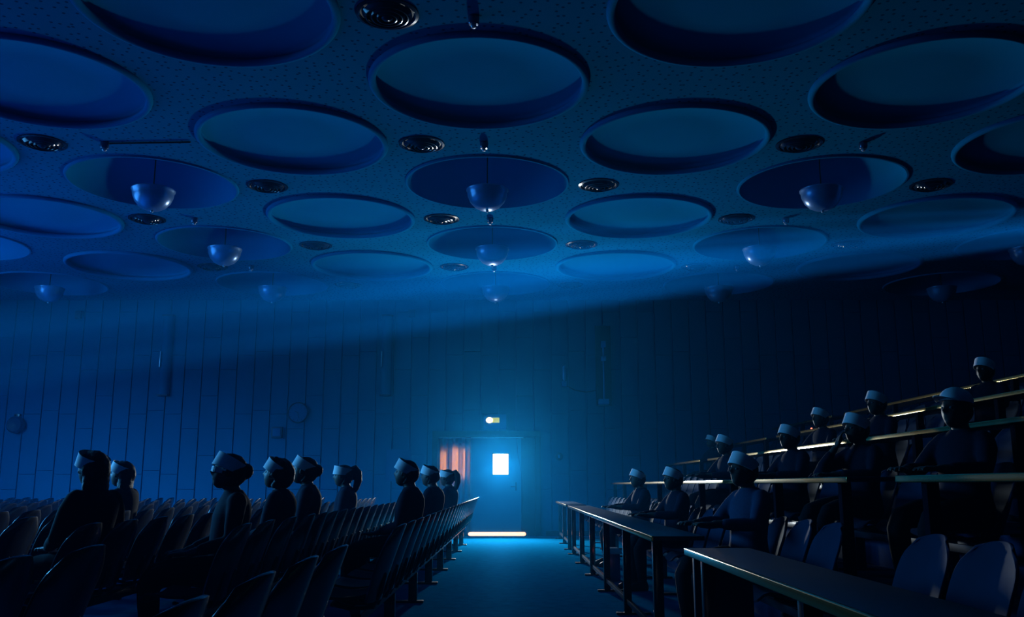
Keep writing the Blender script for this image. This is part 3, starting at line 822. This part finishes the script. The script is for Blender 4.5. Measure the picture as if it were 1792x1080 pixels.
        mm = HM @ Matrix.Translation((-0.008, 0, 0.058)) @ Matrix.Rotation(hat_tilt, 4, 'Y')
        b.v = [tuple(mm @ Vector(p)) for p in b.v]
        b.build('paper_hat', M['paper'], t, ang=50)
    else:
        def crown(d_, p): return Vector((p.x, p.y, max(p.z, -0.01)))
        b = MB().ellipsoid((0.004, 0, 0.062), 0.116, 0.096, 0.092, crown, 36, 24)
        def brim(u, v):
            a_ = u*0.95
            r_ = 0.108 + 0.085*v*(0.35 + 0.65*math.cos(u*PI/2))
            return (-r_*math.cos(a_), 0.86*0.108*math.sin(a_)/0.8134*0.86, 0.062 - 0.012*v + 0.012*math.cos(u*2.0)*v)
        b.shell(brim, 16, 6, 0.004)
        b.v = [tuple(HM @ Vector(p)) for p in b.v]
        b.build('paper_hat', M['paper'], t, ang=50)
    if glasses:
        b = MB()
        for s in (-1, 1):
            b.box(-0.112, -0.102, s*0.034-0.027, s*0.034+0.027, -0.018, 0.024)
            b.box(-0.104, -0.05, s*0.074-0.002, s*0.074+0.002, -0.016, 0.022)
            b.box(-0.05, 0.0, s*0.078-0.002, s*0.078+0.002, 0.004, 0.016)
        b.box(-0.114, -0.106, -0.01, 0.01, 0.008, 0.018)
        headpart(b).build('glasses', M['paper'], t, bevel=0.002)
    return t

def rowx_left(k): return -0.65 - 0.97*(k-1)
def rowx_right(k): return DESK1 + PITCHX*(k-1)
def y_from_px(X, px, z): 
    depth = X*1605/(px-895.5)
    return (depth - (z-CAMZ)*math.sin(PITCH))/math.cos(PITCH)

LEFT_ROWS = ['aisle row', 'second row from the aisle', 'third row from the aisle', 'fourth row from the aisle', 'fifth row from the aisle', 'sixth row from the aisle', 'seventh row from the aisle', 'eighth row from the aisle', 'ninth row from the aisle', 'tenth row from the aisle', 'eleventh row from the aisle']
RIGHT_ROWS = ['lowest desk row', 'second desk row', 'third desk row', 'fourth desk row', 'fifth desk row']
left_people = [  # px of the head, row, options
    (157, 3, dict(label='person with thick bobbed hair and white headband, farthest from the aisle but one', hair='bob', hat_tilt=0.30, yaw=-0.5, scale=1.0, top='cloth_black')),
    (210, 4, dict(label='person with neck-length hair and white headband, farthest from the aisle', hair='bob', hat_tilt=0.30, yaw=-0.1, scale=1.0, top='cloth_black')),
    (396, 2, dict(label='person with hair bun, wide white headband and pale glasses, nearest in second row', hair='bun', hat_tilt=0.30, yaw=0.42, tilt=0.22, glasses=True, top='cloth_navy', scale=0.985)),
    (481, 2, dict(label='person with full wavy hair and slanting white headband, behind the pale-glasses wearer', hair='curly', hat_tilt=0.34, yaw=-0.12, tilt=0.26, scale=0.985)),
    (529, 2, dict(label='person with gathered brown hair and bright white headband, past the wavy-haired neighbour', hair='bun', hat_tilt=0.34, yaw=0.10, tilt=0.22, hairmat='hair_brown', scale=1.02)),
    (598, 2, dict(label='person with long ponytail and level white headband, alone far along the second row', hair='ponytail', hat_tilt=0.16, yaw=0.05, tilt=0.05)),
    (708, 1, dict(label='person in a white paper headband, nearest of the three in the aisle row', hair='short', hat_tilt=0.34, yaw=-0.15, tilt=0.2)),
    (750, 1, dict(label='person in a white paper headband, middle of the three in the aisle row', hair='short', hat_tilt=0.30, yaw=-0.30, tilt=0.12)),
    (780, 1, dict(label='person with a dark ponytail, last of three in the aisle row, beside the curtain', hair='ponytail', hat_tilt=0.22, yaw=-0.3, tilt=0.05, hairmat='hair_brown')),
]
right_people = [
    (1112, 1, dict(label='person in dark top and white headband, farthest at the lowest desk row', hair='short', yaw=0.25, arms='desk', scale=0.98)),
    (1173, 1, dict(label='person in a white headband, middle of three sitters at the lowest desk', hair='short', yaw=0.25, arms='desk', scale=0.96, hairmat='hair_brown')),
    (1294, 1, dict(label='person in a mid blue shirt and white headband, nearest at the lowest desk row', hair='short', yaw=0.35, arms='desk', top='cloth_blue', tilt=0.18)),
    (1264, 2, dict(label='person in a white headband, the farthest sitter at the second desk row', hair='short', yaw=0.35, arms='desk', scale=1.04)),
    (1242, 3, dict(label='person in a white headband at the far end of the third desk row', hair='short', yaw=0.35, arms='desk')),
    (1376, 2, dict(label='person in a white headband at the second desk row, second from its far end', hair='short', yaw=0.35, arms='desk', skin='skin_dark')),
    (1431, 3, dict(label='person in a white headband at the middle of the third desk row', hair='short', yaw=0.35, arms='desk')),
    (1492, 2, dict(label='person in a white headband, hand to chin, at the second desk row', hair='short', yaw=0.35, arms='chin', scale=0.98)),
    (1529, 3, dict(label='person in a white headband at the third desk row, its nearest sitter', hair='short', yaw=0.35, arms='desk', scale=1.02)),
    (1664, 2, dict(label='person in a white peaked cap at the near end of the second desk row', hair='short', yaw=0.45, arms='desk', hat='cap')),
    (1718, 4, dict(label='highest sitter, alone at the fourth desk row in a pale headband', hair='short', yaw=0.5, arms='desk', skin='skin_dark')),
]
left_fix, right_fix = {}, {}
for (px, k, kw) in left_people:
    X = rowx_left(k) - 0.34
    y = y_from_px(X, px, 1.2)
    left_fix.setdefault(k, []).append(y)
    lb = kw.pop('label'); make_person(lb, (X+0.02, y, 0), **kw)
for (px, k, kw) in right_people:
    X = rowx_right(k) + 0.80
    z = RISE*(k-1)
    y = y_from_px(X, px, 1.2+z)
    right_fix.setdefault(k, []).append(y)
    lb = kw.pop('label'); make_person(lb, (X+0.03, y, z), voxel=0.009, **kw)

# ------------------------------------------------------------------ seats on the flat floor
for k in range(1, 11):
    xb = rowx_left(k); nm = LEFT_ROWS[k-1]
    if k <= 3:
        near = [2.0 + 0.57*j for j in range(4) if (2.0+0.57*j) > abs(xb)/0.62 - 0.5]
        for j, y in enumerate(near):
            place_chair(chair_a, (xb, y, 0), 'dark curved chair, %s, before the cross gap, %s from the camera' % (nm, ORD[j]), 'dark curved chairs on the flat floor')
        if near: beam_frame(xb, 0, near[0], near[-1], 'black seat beam under the near chairs, %s' % nm, 'seat frames on the flat floor', first=near[0]+0.28)
    ys = seat_ys(max(5.75, abs(xb)/0.60 - 0.3), 18.3, left_fix.get(k, []))
    for j, y in enumerate(ys):
        place_chair(chair_a, (xb, y, 0), 'dark curved chair in the %s, %s past the gap' % (nm, ORD[j]), 'dark curved chairs on the flat floor')
    beam_frame(xb, 0, ys[0], ys[-1], 'long black seat beam with pedestals carrying the %s' % nm, 'seat frames on the flat floor', first=ys[0]-0.05 if k > 1 else 5.55)

# ------------------------------------------------------------------ desks and seats on the raked side
def desk(k, y0, y1, label):
    x0 = rowx_right(k); zt = 0.745 + RISE*(k-1); z0 = RISE*(k-1)
    t = thing('desk', label, 'desk', (x0, (y0+y1)/2, z0), 0, 'long narrow desks')
    L = (y1-y0)/2
    top = 0.745
    MB().box(0.012, 0.34, -L, L, top-0.028, top).build('desktop', M['desk'], t, bevel=0.004)
    MB().box(-0.006, 0.012, -L, L, top-0.036, top+0.001).build('edge_strip', M['nosing'], t, bevel=0.006, seg=3)
    n = max(1, round((y1-y0)/1.65)); st = (y1-y0-0.5)/n
    for j in range(n+1):
        y = -L + 0.25 + st*j
        lg = MB().box(0.035, 0.10, y-0.032, y+0.032, 0.015, top-0.028).build('leg', M['post'] if k == 1 else M['leg_matt'], t, bevel=0.005)
        MB().box(-0.03, 0.26, y-0.04, y+0.04, 0.0, 0.016).build('foot', M['frame'] if k == 1 else M['leg_matt'], lg, bevel=0.004)
    MB().box(0.055, 0.085, -L+0.25, L-0.25, 0.09, 0.13).build('rail', M['frame'], t, bevel=0.004)
    return t
for k in range(1, 6):
    nm = RIGHT_ROWS[k-1]; x0 = rowx_right(k)
    vis0 = x0/0.62
    if k <= 2: desk(k, 1.3 if k == 1 else 2.6, 4.98, 'dark desk section before the cross gap, %s' % nm)
    desk(k, max(6.12 if k == 1 else 5.7, vis0-0.6), 15.15, 'long dark desk with bright edge strip, middle of the %s' % nm)
    desk(k, 15.75, 19.4, 'dark desk section at the far end of the %s beside the far wall' % nm)
    xb = x0 + 1.13; z = RISE*(k-1)
    if k <= 2:
        near = [y for y in [2.2 + 0.57*j for j in range(5)] if y > (xb-0.3)/0.62]
        for j, y in enumerate(near):
            place_chair(chair_b, (xb, y, z), 'curved chair behind the near desk section, %s, %s from the camera' % (nm, ORD[j]), 'curved chairs behind the desks')
        if near: beam_frame(xb, z, near[0], near[-1], 'black seat beam under the near chairs of the %s' % nm, 'seat frames on the tiers', first=near[0]+0.28)
    ys = [y for y in seat_ys(max(5.9, (xb-0.3)/0.62), 19.2, right_fix.get(k, []))]
    for j, y in enumerate(ys):
        place_chair(chair_b, (xb, y, z), 'curved chair behind the %s, %s past the cross gap' % (nm, ORD[j]), 'curved chairs behind the desks')
    beam_frame(xb, z, ys[0], ys[-1], 'long black seat beam carrying the chairs of the %s' % nm, 'seat frames on the tiers')

# panel closing the end of the near desk
b = MB().box(DESK1+0.03, DESK1+0.33, 4.90, 4.94, 0.02, 0.716)
tag(b.build('end_panel', M['desk'], bevel=0.004), 'dark upright end panel under the corner of the near desk section', 'panel')
# small lit apparatus on the floor under the lowest desk
t = thing('equipment_box', 'small equipment box with a red light on the floor under the lowest desk', 'equipment box', (1.10, 10.9, 0))
MB().box(-0.02, 0.13, -0.12, 0.12, 0.0, 0.30).build('case', M['blue_box'], t, bevel=0.01)
b = MB().add([(-0.06, -0.15, 0.30), (0.17, -0.15, 0.30), (0.17, 0.15, 0.30), (-0.06, 0.15, 0.30), (0.0, -0.1, 0.36), (0.12, -0.1, 0.36), (0.12, 0.1, 0.36), (0.0, 0.1, 0.36)],
             [(0,3,2,1), (4,5,6,7), (0,1,5,4), (1,2,6,5), (2,3,7,6), (3,0,4,7)])
b.build('lid', M['pale_metal'], t, bevel=0.004)
MB().ellipsoid((-0.03, -0.13, 0.215), 0.014, 0.014, 0.028, nu=14, nv=10).build('indicator', M['red'], t)
t = thing('device', 'tiny charger with a red indicator on the fourth desk row', 'device', (rowx_right(4)+0.12, 13.6, RISE*3+0.75))  # box made up to hold the small red light
MB().box(-0.04, 0.04, -0.06, 0.06, -0.004, 0.03).build('case', M['dark_box'], t, bevel=0.006)
MB().ellipsoid((-0.045, -0.02, 0.015), 0.012, 0.016, 0.012, nu=12, nv=8).build('indicator', M['red'], t)

# ------------------------------------------------------------------ thin haze filling the hall
hz = MB().box(LEFT_X+0.02, RIGHT_X-0.02, -1.4, WALL_Y-0.2, 0.02, ROOM_H-0.02).build('haze', M['paper'], smooth=False)
m = bpy.data.materials.new('thin_haze'); m.use_nodes = True
t_ = m.node_tree; t_.nodes.remove(t_.nodes['Principled BSDF'])
vs = t_.nodes.new('ShaderNodeVolumeScatter')
vs.inputs['Color'].default_value = (0.015, 0.42, 1.0, 1); vs.inputs['Anisotropy'].default_value = 0.2
g_ = t_.nodes.new('ShaderNodeTexCoord'); sp_ = t_.nodes.new('ShaderNodeSeparateXYZ')
t_.links.new(g_.outputs['Object'], sp_.inputs[0])
hm = t_.nodes.new('ShaderNodeMapRange'); hm.interpolation_type = 'SMOOTHSTEP'
t_.links.new(sp_.outputs['X'], hm.inputs[0])
# density shaped so the screen side is veiled and the tiers stay dark
hm.inputs[1].default_value = -1.0; hm.inputs[2].default_value = 6.5
hm.inputs[3].default_value = 0.0066; hm.inputs[4].default_value = 0.0022
ax_ = t_.nodes.new('ShaderNodeMath'); ax_.operation = 'ABSOLUTE'
t_.links.new(sp_.outputs['X'], ax_.inputs[0])
hd = t_.nodes.new('ShaderNodeMapRange'); hd.interpolation_type = 'SMOOTHSTEP'
t_.links.new(ax_.outputs[0], hd.inputs[0])
hd.inputs[1].default_value = 0.0; hd.inputs[2].default_value = 5.0
hd.inputs[3].default_value = 0.0082; hd.inputs[4].default_value = 0.0        # extra density added to make the halo round the door window
ad = t_.nodes.new('ShaderNodeMath'); ad.operation = 'ADD'
t_.links.new(hm.outputs[0], ad.inputs[0]); t_.links.new(hd.outputs[0], ad.inputs[1])
# density cut near the camera to keep the seated silhouettes dark
hy = t_.nodes.new('ShaderNodeMapRange'); hy.interpolation_type = 'SMOOTHSTEP'
t_.links.new(sp_.outputs['Y'], hy.inputs[0])
hy.inputs[1].default_value = 6.5; hy.inputs[2].default_value = 15.0
hy.inputs[3].default_value = 0.12; hy.inputs[4].default_value = 1.0
mu = t_.nodes.new('ShaderNodeMath'); mu.operation = 'MULTIPLY'
t_.links.new(ad.outputs[0], mu.inputs[0]); t_.links.new(hy.outputs[0], mu.inputs[1])
t_.links.new(mu.outputs[0], vs.inputs['Density'])
t_.links.new(vs.outputs[0], t_.nodes['Material Output'].inputs['Volume'])
S.cycles.volume_step_rate = 1.0
S.cycles.volume_max_steps = 256
hz.data.materials.clear(); hz.data.materials.append(m)
tag(hz, 'thin blue haze hanging in the dark hall', 'haze', kind='stuff')
